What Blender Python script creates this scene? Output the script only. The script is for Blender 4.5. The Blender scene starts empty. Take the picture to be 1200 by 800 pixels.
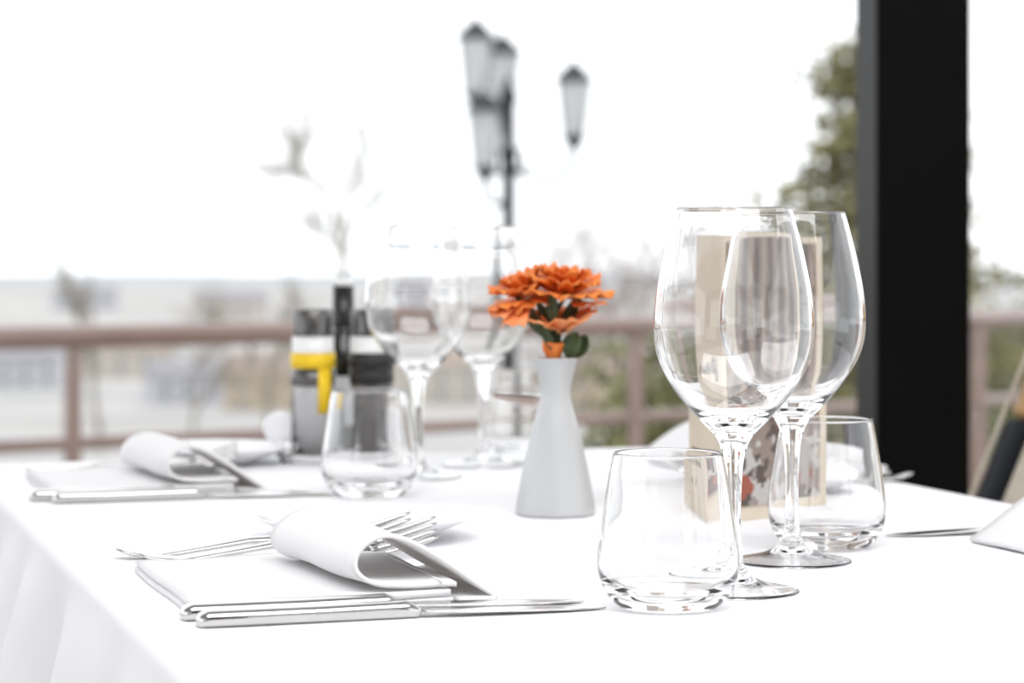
import bpy, bmesh, math, random
from mathutils import Vector, Matrix, noise as mnoise
PI = math.pi
rnd = random.Random(7)
S = bpy.context.scene
COL = S.collection

# ------------------------------------------------------------------ camera, sky, light, exposure
TOP = 0.75                      # table-top height
HC = 0.203                      # lens height above the cloth
F = 85 / 36 * 1200              # focal length in pixels of the 1200x800 frame
HOR = 300                       # pixel row of the horizon
cam_d = bpy.data.cameras.new('camera'); cam = bpy.data.objects.new('camera', cam_d); COL.objects.link(cam)
cam.location = (0, 0, TOP + HC); cam.rotation_euler = (PI / 2, 0, 0)
cam_d.lens = 85; cam_d.sensor_width = 36; cam_d.shift_y = -(400 - HOR) / 1200
cam_d.clip_start = 0.05; cam_d.clip_end = 9000
cam_d.dof.use_dof = True; cam_d.dof.focus_distance = 1.49; cam_d.dof.aperture_fstop = 7.4
S.camera = cam

SKY = 1.35
w = bpy.data.worlds.new('sky'); S.world = w; w.use_nodes = True
bg = w.node_tree.nodes['Background']
bg.inputs[0].default_value = (0.95, 0.975, 1.0, 1); bg.inputs[1].default_value = SKY

def area(name, loc, target, size, sizey, power, col=(1, 1, 1)):
    d = bpy.data.lights.new(name, 'AREA'); d.shape = 'RECTANGLE'; d.size = size; d.size_y = sizey
    d.energy = power; d.color = col
    o = bpy.data.objects.new(name, d); COL.objects.link(o); o.location = loc
    o.rotation_euler = (Vector(target) - Vector(loc)).to_track_quat('-Z', 'Y').to_euler()
    return o
# unseen fill light added overhead to brighten the table
area('ceiling_light_panel', (0.4, 0.6, 2.9), (0.3, 1.6, 0.7), 3.2, 2.6, 108, (0.985, 0.99, 1))

S.view_settings.view_transform = 'Standard'; S.view_settings.look = 'None'
S.view_settings.exposure = 0.4; S.view_settings.gamma = 1.0
S.view_settings.use_curve_mapping = False
cy = S.cycles
cy.use_denoising = True
cy.max_bounces = 24; cy.transmission_bounces = 24; cy.glossy_bounces = 8; cy.diffuse_bounces = 5
cy.transparent_max_bounces = 16; cy.volume_bounces = 1
cy.caustics_reflective = True; cy.caustics_refractive = True; cy.blur_glossy = 0.3
cy.sample_clamp_indirect = 40.0

# ------------------------------------------------------------------ coordinates
TH = math.radians(17.6); CT, ST = math.cos(TH), math.sin(TH)
def uv(u, v, z=0.0):            # table axes (u across the table, v along it) to the world
    return Vector((u * CT - v * ST, u * ST + v * CT, TOP + z))
def on_table(px, py):           # a point of the table top seen at a pixel
    y = F * HC / (py - HOR)
    return Vector(((px - 600) * y / F, y, TOP))
def seen(px, py, y):            # a point at depth y seen at a pixel
    return Vector(((px - 600) * y / F, y, TOP + HC - (py - HOR) * y / F))

# ------------------------------------------------------------------ materials
def nodemat(name):
    m = bpy.data.materials.new(name); m.use_nodes = True
    return m, m.node_tree, m.node_tree.nodes['Principled BSDF']
def mat(name, c, rough=0.5, metal=0.0, var=0.06, scale=20.0, bump=0.0, bscale=200.0, c2=None, coord='Object', **kw):
    m, t, b = nodemat(name)
    tc = t.nodes.new('ShaderNodeTexCoord')
    n = t.nodes.new('ShaderNodeTexNoise'); n.inputs['Scale'].default_value = scale; n.inputs['Detail'].default_value = 4
    t.links.new(tc.outputs[coord], n.inputs['Vector'])
    r = t.nodes.new('ShaderNodeValToRGB'); r.color_ramp.elements[0].position = 0.3; r.color_ramp.elements[1].position = 0.7
    d = c2 if c2 else tuple(x * (1 - 2 * var) for x in c)
    r.color_ramp.elements[0].color = (*d, 1); r.color_ramp.elements[1].color = (*c, 1)
    t.links.new(n.outputs['Fac'], r.inputs['Fac']); t.links.new(r.outputs['Color'], b.inputs['Base Color'])
    b.inputs['Roughness'].default_value = rough; b.inputs['Metallic'].default_value = metal
    for k, v in kw.items(): b.inputs[k.replace('_', ' ')].default_value = v
    if bump:
        n2 = t.nodes.new('ShaderNodeTexNoise'); n2.inputs['Scale'].default_value = bscale; n2.inputs['Detail'].default_value = 3
        t.links.new(tc.outputs[coord], n2.inputs['Vector'])
        bp = t.nodes.new('ShaderNodeBump'); bp.inputs['Strength'].default_value = bump; bp.inputs['Distance'].default_value = 0.002
        t.links.new(n2.outputs['Fac'], bp.inputs['Height']); t.links.new(bp.outputs['Normal'], b.inputs['Normal'])
    return m
def glassmat(name, c=(1, 1, 1), rough=0.0, ior=1.5):
    m, t, b = nodemat(name)
    b.inputs['Base Color'].default_value = (*c, 1); b.inputs['Roughness'].default_value = rough
    b.inputs['IOR'].default_value = ior; b.inputs['Transmission Weight'].default_value = 1.0
    return m
def clothmat(name, c, weave=1400.0, trans=0.0):
    m, t, b = nodemat(name)
    b.inputs['Base Color'].default_value = (*c, 1); b.inputs['Roughness'].default_value = 0.85
    b.inputs['Specular IOR Level'].default_value = 0.2; b.inputs['Sheen Weight'].default_value = 0.1
    tc = t.nodes.new('ShaderNodeTexCoord')
    n = t.nodes.new('ShaderNodeTexNoise'); n.inputs['Scale'].default_value = 9; n.inputs['Detail'].default_value = 2
    n2 = t.nodes.new('ShaderNodeTexNoise'); n2.inputs['Scale'].default_value = weave
    t.links.new(tc.outputs['Object'], n.inputs['Vector']); t.links.new(tc.outputs['Object'], n2.inputs['Vector'])
    b1 = t.nodes.new('ShaderNodeBump'); b1.inputs['Strength'].default_value = 0.25; b1.inputs['Distance'].default_value = 0.01
    b2 = t.nodes.new('ShaderNodeBump'); b2.inputs['Strength'].default_value = 0.12; b2.inputs['Distance'].default_value = 0.0004
    t.links.new(n.outputs['Fac'], b1.inputs['Height']); t.links.new(n2.outputs['Fac'], b2.inputs['Height'])
    t.links.new(b1.outputs['Normal'], b2.inputs['Normal']); t.links.new(b2.outputs['Normal'], b.inputs['Normal'])
    if trans:
        tl = t.nodes.new('ShaderNodeBsdfTranslucent'); tl.inputs['Color'].default_value = (c[0], c[1] * 0.95, c[2] * 0.88, 1)
        mx = t.nodes.new('ShaderNodeMixShader'); mx.inputs[0].default_value = trans
        t.links.new(b.outputs[0], mx.inputs[1]); t.links.new(tl.outputs[0], mx.inputs[2])
        t.links.new(mx.outputs[0], t.nodes['Material Output'].inputs['Surface'])
    return m

M = {}
M['cloth'] = clothmat('white_tablecloth_cotton', (0.90, 0.90, 0.92))
M['napkin'] = clothmat('white_napkin_linen', (0.90, 0.90, 0.915), 1800, 0.2)
M['glass'] = glassmat('clear_crystal')
M['lamp_glass'] = mat('frosted_lantern_glass', (0.80, 0.81, 0.81), 0.5, var=0.05, Transmission_Weight=0.5)
M['steel'] = mat('polished_steel', (0.62, 0.61, 0.60), 0.15, 1.0, 0.03, 60)
M['china'] = mat('white_china', (0.80, 0.80, 0.82), 0.16, 0, 0.01, 8)
M['vase'] = mat('white_glazed_porcelain', (0.50, 0.51, 0.52), 0.22, 0, 0.015, 10)
M['wood'] = mat('table_wood', (0.22, 0.13, 0.07), 0.5, 0, 0.15, 30)
M['black_metal'] = mat('black_painted_steel', (0.006, 0.0055, 0.0055), 0.5, 0, 0.1, 15, Specular_IOR_Level=0.04)
M['lamp_iron'] = mat('cast_iron_dark_grey', (0.022, 0.024, 0.028), 0.5, 0, 0.1, 15)
M['rail'] = mat('brown_painted_rail', (0.25, 0.16, 0.13), 0.3, 0, 0.1, 9, Coat_Weight=0.8, Coat_Roughness=0.12)
M['petal'] = mat('orange_petal', (0.84, 0.31, 0.06), 0.55, 0, scale=60, c2=(0.76, 0.17, 0.03), bump=0.3, bscale=300, Subsurface_Weight=0.15, Subsurface_Radius=(0.01, 0.004, 0.002))
M['petal_pale'] = mat('pale_coral_petal', (0.93, 0.45, 0.20), 0.55, 0, scale=45, c2=(0.88, 0.22, 0.06), bump=0.3, bscale=300, Subsurface_Weight=0.15, Subsurface_Radius=(0.01, 0.004, 0.002))
M['leaf'] = mat('flower_leaf_green', (0.06, 0.10, 0.035), 0.5, 0, 0.2, 60)
M['card'] = mat('cream_card', (0.62, 0.54, 0.43), 0.7, 0, 0.04, 40)
M['ink'] = mat('grey_brown_ink', (0.17, 0.145, 0.125), 0.7)
M['black_plastic'] = mat('black_plastic', (0.014, 0.014, 0.015), 0.3)
M['grey_cap'] = mat('grey_metal_cap', (0.16, 0.155, 0.15), 0.28, 0.8)
M['yellow'] = mat('yellow_label', (0.88, 0.58, 0.01), 0.5, 0, 0.03)
M['black_label'] = mat('black_label', (0.012, 0.012, 0.012), 0.45)
M['salt'] = mat('white_salt', (0.72, 0.72, 0.73), 0.8, 0, 0.08, 500)
M['pepper'] = mat('peppercorns', (0.12, 0.095, 0.075), 0.8, 0, 0.4, 350)
M['dark_glass'] = mat('dark_bottle_glass', (0.012, 0.012, 0.010), 0.08)
M['white_cap'] = mat('white_cap_top', (0.85, 0.85, 0.85), 0.4)
M['tan_wood'] = mat('honey_wood', (0.42, 0.24, 0.09), 0.45, 0, 0.12, 30)
M['cane'] = mat('pale_cane', (0.50, 0.44, 0.36), 0.6, 0, 0.08, 60)
M['navy'] = mat('dark_navy_leather', (0.010, 0.012, 0.017), 0.6, 0, 0.1, 60, Specular_IOR_Level=0.2)
M['bark'] = mat('bare_bark', (0.30, 0.27, 0.22), 0.9, 0, 0.15, 3)
M['bark_red'] = mat('reddish_bark', (0.33, 0.27, 0.24), 0.9, 0, 0.15, 3)
M['needles'] = mat('olive_needles', (0.28, 0.25, 0.11), 0.7, 0, scale=1.6, c2=(0.14, 0.14, 0.06))
M['shrub'] = mat('olive_shrub_leaves', (0.23, 0.22, 0.09), 0.7, 0, scale=1.2, c2=(0.11, 0.12, 0.05))

# ------------------------------------------------------------------ mesh helper
class MB:
    def __init__(s): s.v = []; s.f = []
    def add(s, vs, fs):
        o = len(s.v); s.v += [tuple(p) for p in vs]; s.f += [tuple(i + o for i in f) for f in fs]; return s
    def box(s, c, d, rz=0.0, R=None):
        R = R or Matrix.Rotation(rz, 3, 'Z'); c = Vector(c)
        p = [c + R @ Vector((x * d[0] / 2, y * d[1] / 2, z * d[2] / 2)) for z in (-1, 1) for y in (-1, 1) for x in (-1, 1)]
        return s.add(p, [(0, 2, 3, 1), (4, 5, 7, 6), (0, 1, 5, 4), (1, 3, 7, 5), (3, 2, 6, 7), (2, 0, 4, 6)])
    def lathe(s, prof, n=64, c=(0, 0, 0), rot=0.0, fn=None):   # prof: (r, z); r=0 ends are closed
        c = Vector(c); rings = []; vs = []
        for r, z in prof:
            if r < 1e-7: rings.append([len(vs)]); vs.append(c + Vector((0, 0, z)))
            else:
                ids = []
                for k in range(n):
                    a = 2 * PI * k / n + rot; rr = r * (fn(a, z) if fn else 1)
                    ids.append(len(vs)); vs.append(c + Vector((rr * math.cos(a), rr * math.sin(a), z)))
                rings.append(ids)
        fs = []
        for A, B in zip(rings, rings[1:]):
            for k in range(n):
                k2 = (k + 1) % n
                if len(A) == 1 and len(B) == 1: continue
                if len(A) == 1: fs.append((A[0], B[k2], B[k]))
                elif len(B) == 1: fs.append((A[k], A[k2], B[0]))
                else: fs.append((A[k], A[k2], B[k2], B[k]))
        return s.add(vs, fs)
    def tube(s, pts, rad, n=8, cap=True, flat=None):            # sweep a round (or flattened) section along points
        pts = [Vector(p) for p in pts]; N = len(pts)
        if not hasattr(rad, '__len__'): rad = [rad] * N
        vs = []; up0 = None
        for i, p in enumerate(pts):
            t = (pts[min(i + 1, N - 1)] - pts[max(i - 1, 0)])
            t = t.normalized() if t.length > 1e-9 else Vector((0, 0, 1))
            if up0 is None: up0 = Vector((0, 0, 1)) if abs(t.z) < 0.9 else Vector((1, 0, 0))
            a = t.cross(up0)
            if a.length < 1e-6: a = t.orthogonal()
            a.normalize(); b = a.cross(t).normalized(); up0 = b
            for k in range(n):
                q = 2 * PI * k / n
                vs.append(p + a * (math.cos(q) * rad[i]) + b * (math.sin(q) * rad[i] * (flat or 1)))
        fs = [(i * n + k, i * n + (k + 1) % n, (i + 1) * n + (k + 1) % n, (i + 1) * n + k) for i in range(N - 1) for k in range(n)]
        if cap: fs += [tuple(range(n - 1, -1, -1)), tuple((N - 1) * n + k for k in range(n))]
        return s.add(vs, fs)
    def loft(s, secs, cap=True):                                # list of equal-length closed sections
        n = len(secs[0]); vs = [p for q in secs for p in q]
        fs = [(i * n + k, i * n + (k + 1) % n, (i + 1) * n + (k + 1) % n, (i + 1) * n + k) for i in range(len(secs) - 1) for k in range(n)]
        if cap: fs += [tuple(range(n - 1, -1, -1)), tuple((len(secs) - 1) * n + k for k in range(n))]
        return s.add(vs, fs)
    def grid(s, P, nu, nv):                                     # P(i,j) -> point
        vs = [P(i / (nu - 1), j / (nv - 1)) for i in range(nu) for j in range(nv)]
        fs = [(i * nv + j, (i + 1) * nv + j, (i + 1) * nv + j + 1, i * nv + j + 1) for i in range(nu - 1) for j in range(nv - 1)]
        return s.add(vs, fs)
    def build(s, name, m, parent=None, smooth=True, bevel=0.0, solid=0.0, sub=0, fixn=True):
        me = bpy.data.meshes.new(name); me.from_pydata(s.v, [], s.f); me.update()
        if fixn:
            bm = bmesh.new(); bm.from_mesh(me); bmesh.ops.recalc_face_normals(bm, faces=bm.faces[:]); bm.to_mesh(me); bm.free()
        if smooth:
            for p in me.polygons: p.use_smooth = True
        me.materials.append(m)
        o = bpy.data.objects.new(name, me); COL.objects.link(o)
        if parent: o.parent = parent
        if solid:
            k = o.modifiers.new('solid', 'SOLIDIFY'); k.thickness = solid; k.offset = 0
        if bevel:
            k = o.modifiers.new('bevel', 'BEVEL'); k.width = bevel; k.segments = 3; k.limit_method = 'ANGLE'; k.angle_limit = 0.6
            k.harden_normals = False
        if sub:
            k = o.modifiers.new('sub', 'SUBSURF'); k.levels = sub; k.render_levels = sub
        return o

def tag(o, label=None, cat=None, group=None, kind=None):
    if label: o['label'] = label
    if cat: o['category'] = cat
    if group: o['group'] = group
    if kind: o['kind'] = kind
    return o
def thing(name, label, cat, loc=(0, 0, 0), rz=0.0, group=None, kind=None):
    o = bpy.data.objects.new(name, None); COL.objects.link(o); o.location = loc; o.rotation_euler = (0, 0, rz)
    o.empty_display_size = 0.05
    return tag(o, label, cat, group, kind)
def copy_tree(o, parent=None):
    c = o.copy(); COL.objects.link(c); c.parent = parent
    if parent is not None: c.matrix_parent_inverse = o.matrix_parent_inverse.copy()
    for ch in list(o.children): copy_tree(ch, c)
    return c
def dup(o, loc, rz, label):
    c = copy_tree(o); c.location = loc; c.rotation_euler = (0, 0, rz); c['label'] = label
    return c
def spline(pts, n=6):                                           # Catmull-Rom through points
    P = [Vector(p) for p in pts]; out = []
    for i in range(len(P) - 1):
        a = P[max(i - 1, 0)]; b = P[i]; c = P[i + 1]; d = P[min(i + 2, len(P) - 1)]
        for k in range(n):
            t = k / n
            out.append(0.5 * ((2 * b) + (c - a) * t + (2 * a - 5 * b + 4 * c - d) * t * t + (3 * b - a - 3 * c + d) * t ** 3))
    out.append(P[-1]); return out

def cspline(pts, n=4):                                          # chord-length spline, steady where points crowd together
    P = [Vector(p) for p in pts]; N = len(P); d = [max((P[i + 1] - P[i]).length, 1e-9) for i in range(N - 1)]; T = []
    for i in range(N):
        if i == 0: T.append((P[1] - P[0]) / d[0])
        elif i == N - 1: T.append((P[-1] - P[-2]) / d[-1])
        else: T.append(((P[i] - P[i - 1]) / d[i - 1] * d[i] + (P[i + 1] - P[i]) / d[i] * d[i - 1]) / (d[i] + d[i - 1]))
    out = []
    for i in range(N - 1):
        for k in range(n):
            t = k / n; t2, t3 = t * t, t * t * t
            out.append(P[i] * (2 * t3 - 3 * t2 + 1) + T[i] * d[i] * (t3 - 2 * t2 + t) + P[i + 1] * (3 * t2 - 2 * t3) + T[i + 1] * d[i] * (t3 - t2))
    out.append(P[-1]); return out

# ------------------------------------------------------------------ the setting: unseen dining room added for light and reflections, terrace, valley
m_floor = mat('pale_floor_tiles', (0.26, 0.22, 0.19), 0.4, 0, 0.08, 3)
m_wall = mat('warm_white_plaster', (0.66, 0.66, 0.66), 0.8, 0, 0.04, 4)
tag(MB().box((0, -0.35, -0.05), (12, 8.3, 0.1)).build('floor', m_floor, smooth=False), kind='structure')
tag(MB().box((0, -0.5, 3.06), (12, 7.4, 0.12)).build('ceiling', m_wall, smooth=False), kind='structure')  # unseen slab added to dim the sky light from above
m_back = mat('dark_brown_panelling', (0.10, 0.075, 0.06), 0.5, 0, 0.12, 4)
wb = MB(); wz0, wz1 = 0.9, 2.45
wins = [(-4.6, -2.4), (2.4, 4.6)]
wb.box((0, -4.25, wz0 / 2), (12, 0.1, wz0)); wb.box((0, -4.25, (wz1 + 3.0) / 2), (12, 0.1, 3.0 - wz1))
ex = [-6.0] + [e for w_ in wins for e in w_] + [6.0]
for k in range(0, len(ex), 2): wb.box(((ex[k] + ex[k + 1]) / 2, -4.25, (wz0 + wz1) / 2), (ex[k + 1] - ex[k], 0.1, wz1 - wz0))
tag(wb.build('wall_back', m_back, smooth=False), kind='structure')  # unseen wall, invented to give glass and steel dark reflections
for k, (xl, xr) in enumerate(wins):
    wf = MB()
    for xx in (xl + .03, (xl + xr) / 2, xr - .03, xl + (xr - xl) * .25, xl + (xr - xl) * .75): wf.box((xx, -4.25, (wz0 + wz1) / 2), (.05, .08, wz1 - wz0))
    for zz_ in (wz0 + .03, wz1 - .03, (wz0 + wz1) / 2 + .25): wf.box(((xl + xr) / 2, -4.25, zz_), (xr - xl, .075, .05))
    tag(wf.build('window_%d' % (k + 1), m_back, smooth=False), kind='structure')  # unseen openings, invented as bright reflections in the glasses
m_terr = mat('pale_terrace_paving', (0.45, 0.42, 0.38), 0.7, 0, 0.1, 1.5)
terr = MB()
RA = Vector((-1.484, 7.0, 0)); RB = Vector((1.993, 9.4, 0))
rdir = (RB - RA).normalized()
def rail_at(px):                                                # where the rail line crosses a pixel column
    k = (px - 600) / F
    t = (k * RA.y - RA.x) / (rdir.x - k * rdir.y)
    return RA + rdir * t
e0 = RA - rdir * 4 ; e1 = RB + rdir * 4; nrm = Vector((-rdir.y, rdir.x, 0)) * 0.12
pts = [(-7, 3.8, 0), (9, 3.8, 0), e1 + nrm, e0 + nrm]
terr.add([(p[0], p[1], -0.30) for p in pts] + [(p[0], p[1], -0.5) for p in pts], [(0, 1, 2, 3), (7, 6, 5, 4), (0, 4, 5, 1), (1, 5, 6, 2), (2, 6, 7, 3), (3, 7, 4, 0)])
tag(terr.build('terrace_floor', m_terr, smooth=False), kind='structure')

# column: black steel post of the glazed front
colm = MB()
y0 = 3.2; xa = (1027 - 600) * y0 / F; xb = (1137.5 - 600) * y0 / F
colm.box(((xa + xb) / 2, y0 + 0.096, 1.5), (xb - xa, 0.192, 3.0))
tag(colm.build('column', M['black_metal'], smooth=False, bevel=0.004), 'tall black steel column behind the far right corner of the table', None, kind='structure')

# ground falling from the terrace to a broad valley
def ground_z(y):
    P = [(9, -3.0), (35, -3.0), (120, -9.0), (300, -22.0), (420, -25.0), (6000, -25.0)]
    if y <= P[0][0]: return P[0][1]
    for (a, za), (b, zb) in zip(P, P[1:]):
        if y <= b: return za + (zb - za) * (y - a) / (b - a)
    return P[-1][1]
gm, gt, gb = nodemat('valley_fields')
tc = gt.nodes.new('ShaderNodeTexCoord')
vo = gt.nodes.new('ShaderNodeTexVoronoi'); vo.inputs['Scale'].default_value = 0.03
nz = gt.nodes.new('ShaderNodeTexNoise'); nz.inputs['Scale'].default_value = 0.02; nz.inputs['Detail'].default_value = 5
r1 = gt.nodes.new('ShaderNodeValToRGB')
for pos, c in ((0.0, (0.30, 0.31, 0.32)), (0.35, (0.44, 0.41, 0.37)), (0.65, (0.37, 0.37, 0.39)), (1.0, (0.53, 0.51, 0.47))):
    e = r1.color_ramp.elements.new(pos) if pos not in (0.0, 1.0) else r1.color_ramp.elements[0 if pos == 0 else -1]
    e.color = (*c, 1)
mx = gt.nodes.new('ShaderNodeMix'); mx.data_type = 'RGBA'; mx.inputs[0].default_value = 0.45
r2 = gt.nodes.new('ShaderNodeValToRGB'); r2.color_ramp.elements[0].position = 0.35; r2.color_ramp.elements[1].position = 0.65
r2.color_ramp.elements[0].color = (0.28, 0.28, 0.29, 1); r2.color_ramp.elements[1].color = (0.58, 0.545, 0.50, 1)
gt.links.new(tc.outputs['Object'], vo.inputs['Vector']); gt.links.new(tc.outputs['Object'], nz.inputs['Vector'])
gt.links.new(vo.outputs['Color'], r1.inputs['Fac']); gt.links.new(nz.outputs['Fac'], r2.inputs['Fac'])
gt.links.new(r1.outputs['Color'], mx.inputs[6]); gt.links.new(r2.outputs['Color'], mx.inputs[7])
gt.links.new(mx.outputs[2], gb.inputs['Base Color']); gb.inputs['Roughness'].default_value = 0.9
ys = [3.8, 12, 20, 35, 60, 90, 120, 180, 240, 300, 360, 420, 700, 1200, 2000, 2950]
g = MB(); vs = []; fs = []
for y in ys:
    wd = 60 + y * 0.9
    for k in range(9): vs.append((-wd + 2 * wd * k / 8, y, ground_z(y)))
for i in range(len(ys) - 1):
    for k in range(8): fs.append((i * 9 + k, i * 9 + k + 1, (i + 1) * 9 + k + 1, (i + 1) * 9 + k))
g.add(vs, fs)
tag(g.build('ground', gm), kind='structure')

mh = mat('pale_bare_hillside', (0.40, 0.42, 0.44), 0.95, 0, 0.08, 0.004)  # bluish distance haze put into the base colour of the hills
hb = MB()
def hpt(i, j):
    x = -1400 + 2800 * i; top = 7.0 * (0.5 + 0.5 * mnoise.noise(Vector((x * 0.004, 1.7, 0)))) + 1.5
    return Vector((x, 2300 + 900 * j, -25.5 + (top + 1.0) * math.sin(PI * min(1, j * 1.0)) ** 0.8))
hb.grid(hpt, 90, 9)
tag(hb.build('hills', mh), kind='structure')

# ------------------------------------------------------------------ terrace railing
rail = thing('railing', 'brown painted metal railing along the terrace edge behind the table', 'railing', (0, 0, -0.30))
ZT, ZM = 0.715 + 0.30, 0.40 + 0.30
def rp(t, z): p = RA + rdir * t; return (p.x, p.y, z)
L = (RB - RA).length
MB().tube([rp(-3, ZT), rp(L + 3, ZT)], 0.037, 16, flat=0.95).build('top_rail', M['rail'], rail)
MB().tube([rp(-3, ZM), rp(L + 3, ZM)], 0.020, 12).build('middle_rail', M['rail'], rail)
MB().tube([rp(-3, 0.12), rp(L + 3, 0.12)], 0.020, 12).build('lower_rail', M['rail'], rail)
for px in (-560, 85, 745, 1147):
    p = rail_at(px)
    MB().box((p.x, p.y, (ZT - 0.03) / 2), (0.042, 0.042, ZT - 0.03), math.atan2(rdir.y, rdir.x)).build('post', M['rail'], rail, False, bevel=0.004)

# ------------------------------------------------------------------ table and cloth
U0, U1, V0, V1 = 0.205, 1.000, 0.98, 2.42
tbl = thing('dining_table', 'long dining table hidden under the white tablecloth', 'table', uv((U0 + U1) / 2, (V0 + V1) / 2, -TOP), TH)
MB().box((0, 0, TOP - 0.0205), (U1 - U0 - 0.03, V1 - V0 - 0.03, 0.03)).build('tabletop', M['wood'], tbl, False, bevel=0.003)
for sx in (-1, 1):
    for sy in (-1, 1):
        MB().box((sx * 0.32, sy * 0.665, (TOP - 0.036) / 2), (0.06, 0.06, TOP - 0.036)).build('leg', M['wood'], tbl, False, bevel=0.004)
hw, hd, cr = (U1 - U0) / 2, (V1 - V0) / 2, 0.035
per = []
def arc(cx, cyy, a0, a1, n):
    for k in range(n + 1):
        a = a0 + (a1 - a0) * k / n; per.append((cx + cr * math.cos(a), cyy + cr * math.sin(a), math.cos(a), math.sin(a)))
def seg(x0, y0_, x1, y1_, nx, ny, n):
    for k in range(1, n): t = k / n; per.append((x0 + (x1 - x0) * t, y0_ + (y1_ - y0_) * t, nx, ny))
arc(hw - cr, hd - cr, 0, PI / 2, 14); seg(hw - cr, hd, -hw + cr, hd, 0, 1, 60)
arc(-hw + cr, hd - cr, PI / 2, PI, 14); seg(-hw, hd - cr, -hw, -hd + cr, -1, 0, 150)
arc(-hw + cr, -hd + cr, PI, 1.5 * PI, 14); seg(-hw + cr, -hd, hw - cr, -hd, 0, -1, 60)
arc(hw - cr, -hd + cr, 1.5 * PI, 2 * PI, 14); seg(hw, -hd + cr, hw, hd - cr, 1, 0, 110)
NP = len(per); er = 0.014
clo = MB(); rows = []
arcl = [0.0]
for k in range(1, NP): arcl.append(arcl[-1] + math.hypot(per[k][0] - per[k - 1][0], per[k][1] - per[k - 1][1]))
def fold(s):
    return (0.55 * math.sin(s * 27 + 0.9 * math.sin(s * 9)) + 0.45 * math.sin(s * 14.3 + 1.1) + 0.18 * math.sin(s * 53 + 2))
prof = [(-0.03, 0.0)] + [(-er + er * math.sin(a), -er + er * math.cos(a)) for a in [PI / 2 * q / 6 for q in range(7)]]
for off, z in prof: rows.append([Vector((x + nx * off, y + ny * off, z)) for x, y, nx, ny in per])
for q in range(1, 15):
    d = 0.235 * q / 14
    amp = 0.030 * (d / 0.235) ** 0.75
    row = []
    for k, (x, y, nx, ny) in enumerate(per):
        fo = fold(arcl[k]); off = amp * (1.0 + fo) + 0.01 * d / 0.235
        row.append(Vector((x + nx * off, y + ny * off, -er - d)))
    rows.append(row)
core = [[Vector((p.x * k, p.y * k, 0)) for p in rows[0]] for k in (0.02, 0.25, 0.5, 0.75)]
rows = core + rows
vs = [p for r in rows for p in r] + [Vector((0, 0, 0))]; fs = [(len(vs) - 1, k, (k + 1) % NP) for k in range(NP)]
for i in range(len(rows) - 1):
    for k in range(NP): fs.append((i * NP + k, i * NP + (k + 1) % NP, (i + 1) * NP + (k + 1) % NP, (i + 1) * NP + k))
clo.add(vs, fs)
cl = clo.build('tablecloth', M['cloth'])
cl.location = uv((U0 + U1) / 2, (V0 + V1) / 2, 0); cl.rotation_euler = (0, 0, TH)
tag(cl, 'white cotton tablecloth covering the table and hanging in soft folds', 'tablecloth')

# ------------------------------------------------------------------ place settings
def knife_proto(label, loc, rz):
    t = thing('table_knife', label, 'knife', loc, rz, 'table knives')
    def sec(x, wy, hz, zc, n=16):
        return [Vector((x, wy / 2 * math.copysign(abs(math.cos(a)) ** 0.7, math.cos(a)), zc + hz / 2 * math.copysign(abs(math.sin(a)) ** 0.8, math.sin(a)))) for a in [2 * PI * k / n for k in range(n)]]
    H = [(0.0, .006, .004), (.002, .014, .0078), (.006, .0180, .0098), (.03, .0190, .0100), (.07, .0165, .0098), (.105, .0140, .0100), (.118, .0140, .0104), (.124, .0120, .0076), (.127, .009, .0040)]
    MB().loft([sec(x, wy, hz, max(hz / 2, 0.0036)) for x, wy, hz in H]).build('handle', M['steel'], t)
    B = [(.125, .010, .0040, 0), (.132, .013, .0026, 0), (.150, .0185, .0020, .001), (.185, .0205, .0018, .002), (.210, .0190, .0016, .003), (.226, .0130, .0013, .005), (.235, .004, .0010, .008), (.237, .001, .0008, .009)]
    bl = MB()
    secs = []
    for x, wy, hz, oy in B:
        zc = 0.0036 - (x - .125) * 0.022
        secs.append([p + Vector((0, oy * -0.3, 0)) for p in sec(x, wy, hz, zc, 12)])
    bl.loft(secs).build('blade', M['steel'], t)
    return t

def fork_proto(label, loc, rz):
    t = thing('table_fork', label, 'fork', loc, rz, 'table forks')
    def zc(x):
        P = [(0, .0075), (.012, .0035), (.03, .0022), (.06, .0055), (.10, .0090), (.122, .0060), (.138, .0016), (.150, .0012), (.165, .0048), (.180, .0085), (.200, .0155)]
        for (a, za), (b, zb) in zip(P, P[1:]):
            if x <= b:
                k = (x - a) / (b - a); return za + (zb - za) * k
        return P[-1][1]
    def tw(x, y, z):
        k = max(0.0, min(1.0, (x - .05) / .08)); a = 0.55 * k * k * (3 - 2 * k)
        return Vector((x, y * math.cos(a) - z * math.sin(a), zc(x) + y * math.sin(a) + z * math.cos(a) + 0.0058 * k))
    def sec(x, wy, hz, n=14):
        return [tw(x, wy / 2 * math.copysign(abs(math.cos(a)) ** .7, math.cos(a)), hz / 2 * math.sin(a)) for a in [2 * PI * k / n for k in range(n)]]
    H = [(0, .008, .0018), (.003, .0155, .0028), (.01, .020, .0034), (.03, .0185, .0036), (.06, .013, .004), (.09, .0085, .0044), (.115, .0068, .0046), (.126, .0078, .0040)]
    MB().loft([sec(*h) for h in H]).build('handle', M['steel'], t)
    Hd = [(.124, .0075, .0040), (.132, .015, .0026), (.140, .0225, .0022), (.150, .0250, .0021), (.157, .0252, .0021)]
    MB().loft([sec(*h) for h in Hd]).build('fork_head', M['steel'], t)
    for j in range(4):
        yo = (j - 1.5) * 0.0070
        pts = [tw(x, yo, 0) for x in (.155, .162, .170, .178, .186, .194, .200)]
        MB().tube(pts, [.0025, .0024, .0023, .0022, .0021, .0017, .0009], 8).build('tine', M['steel'], t)
    return t

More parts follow.
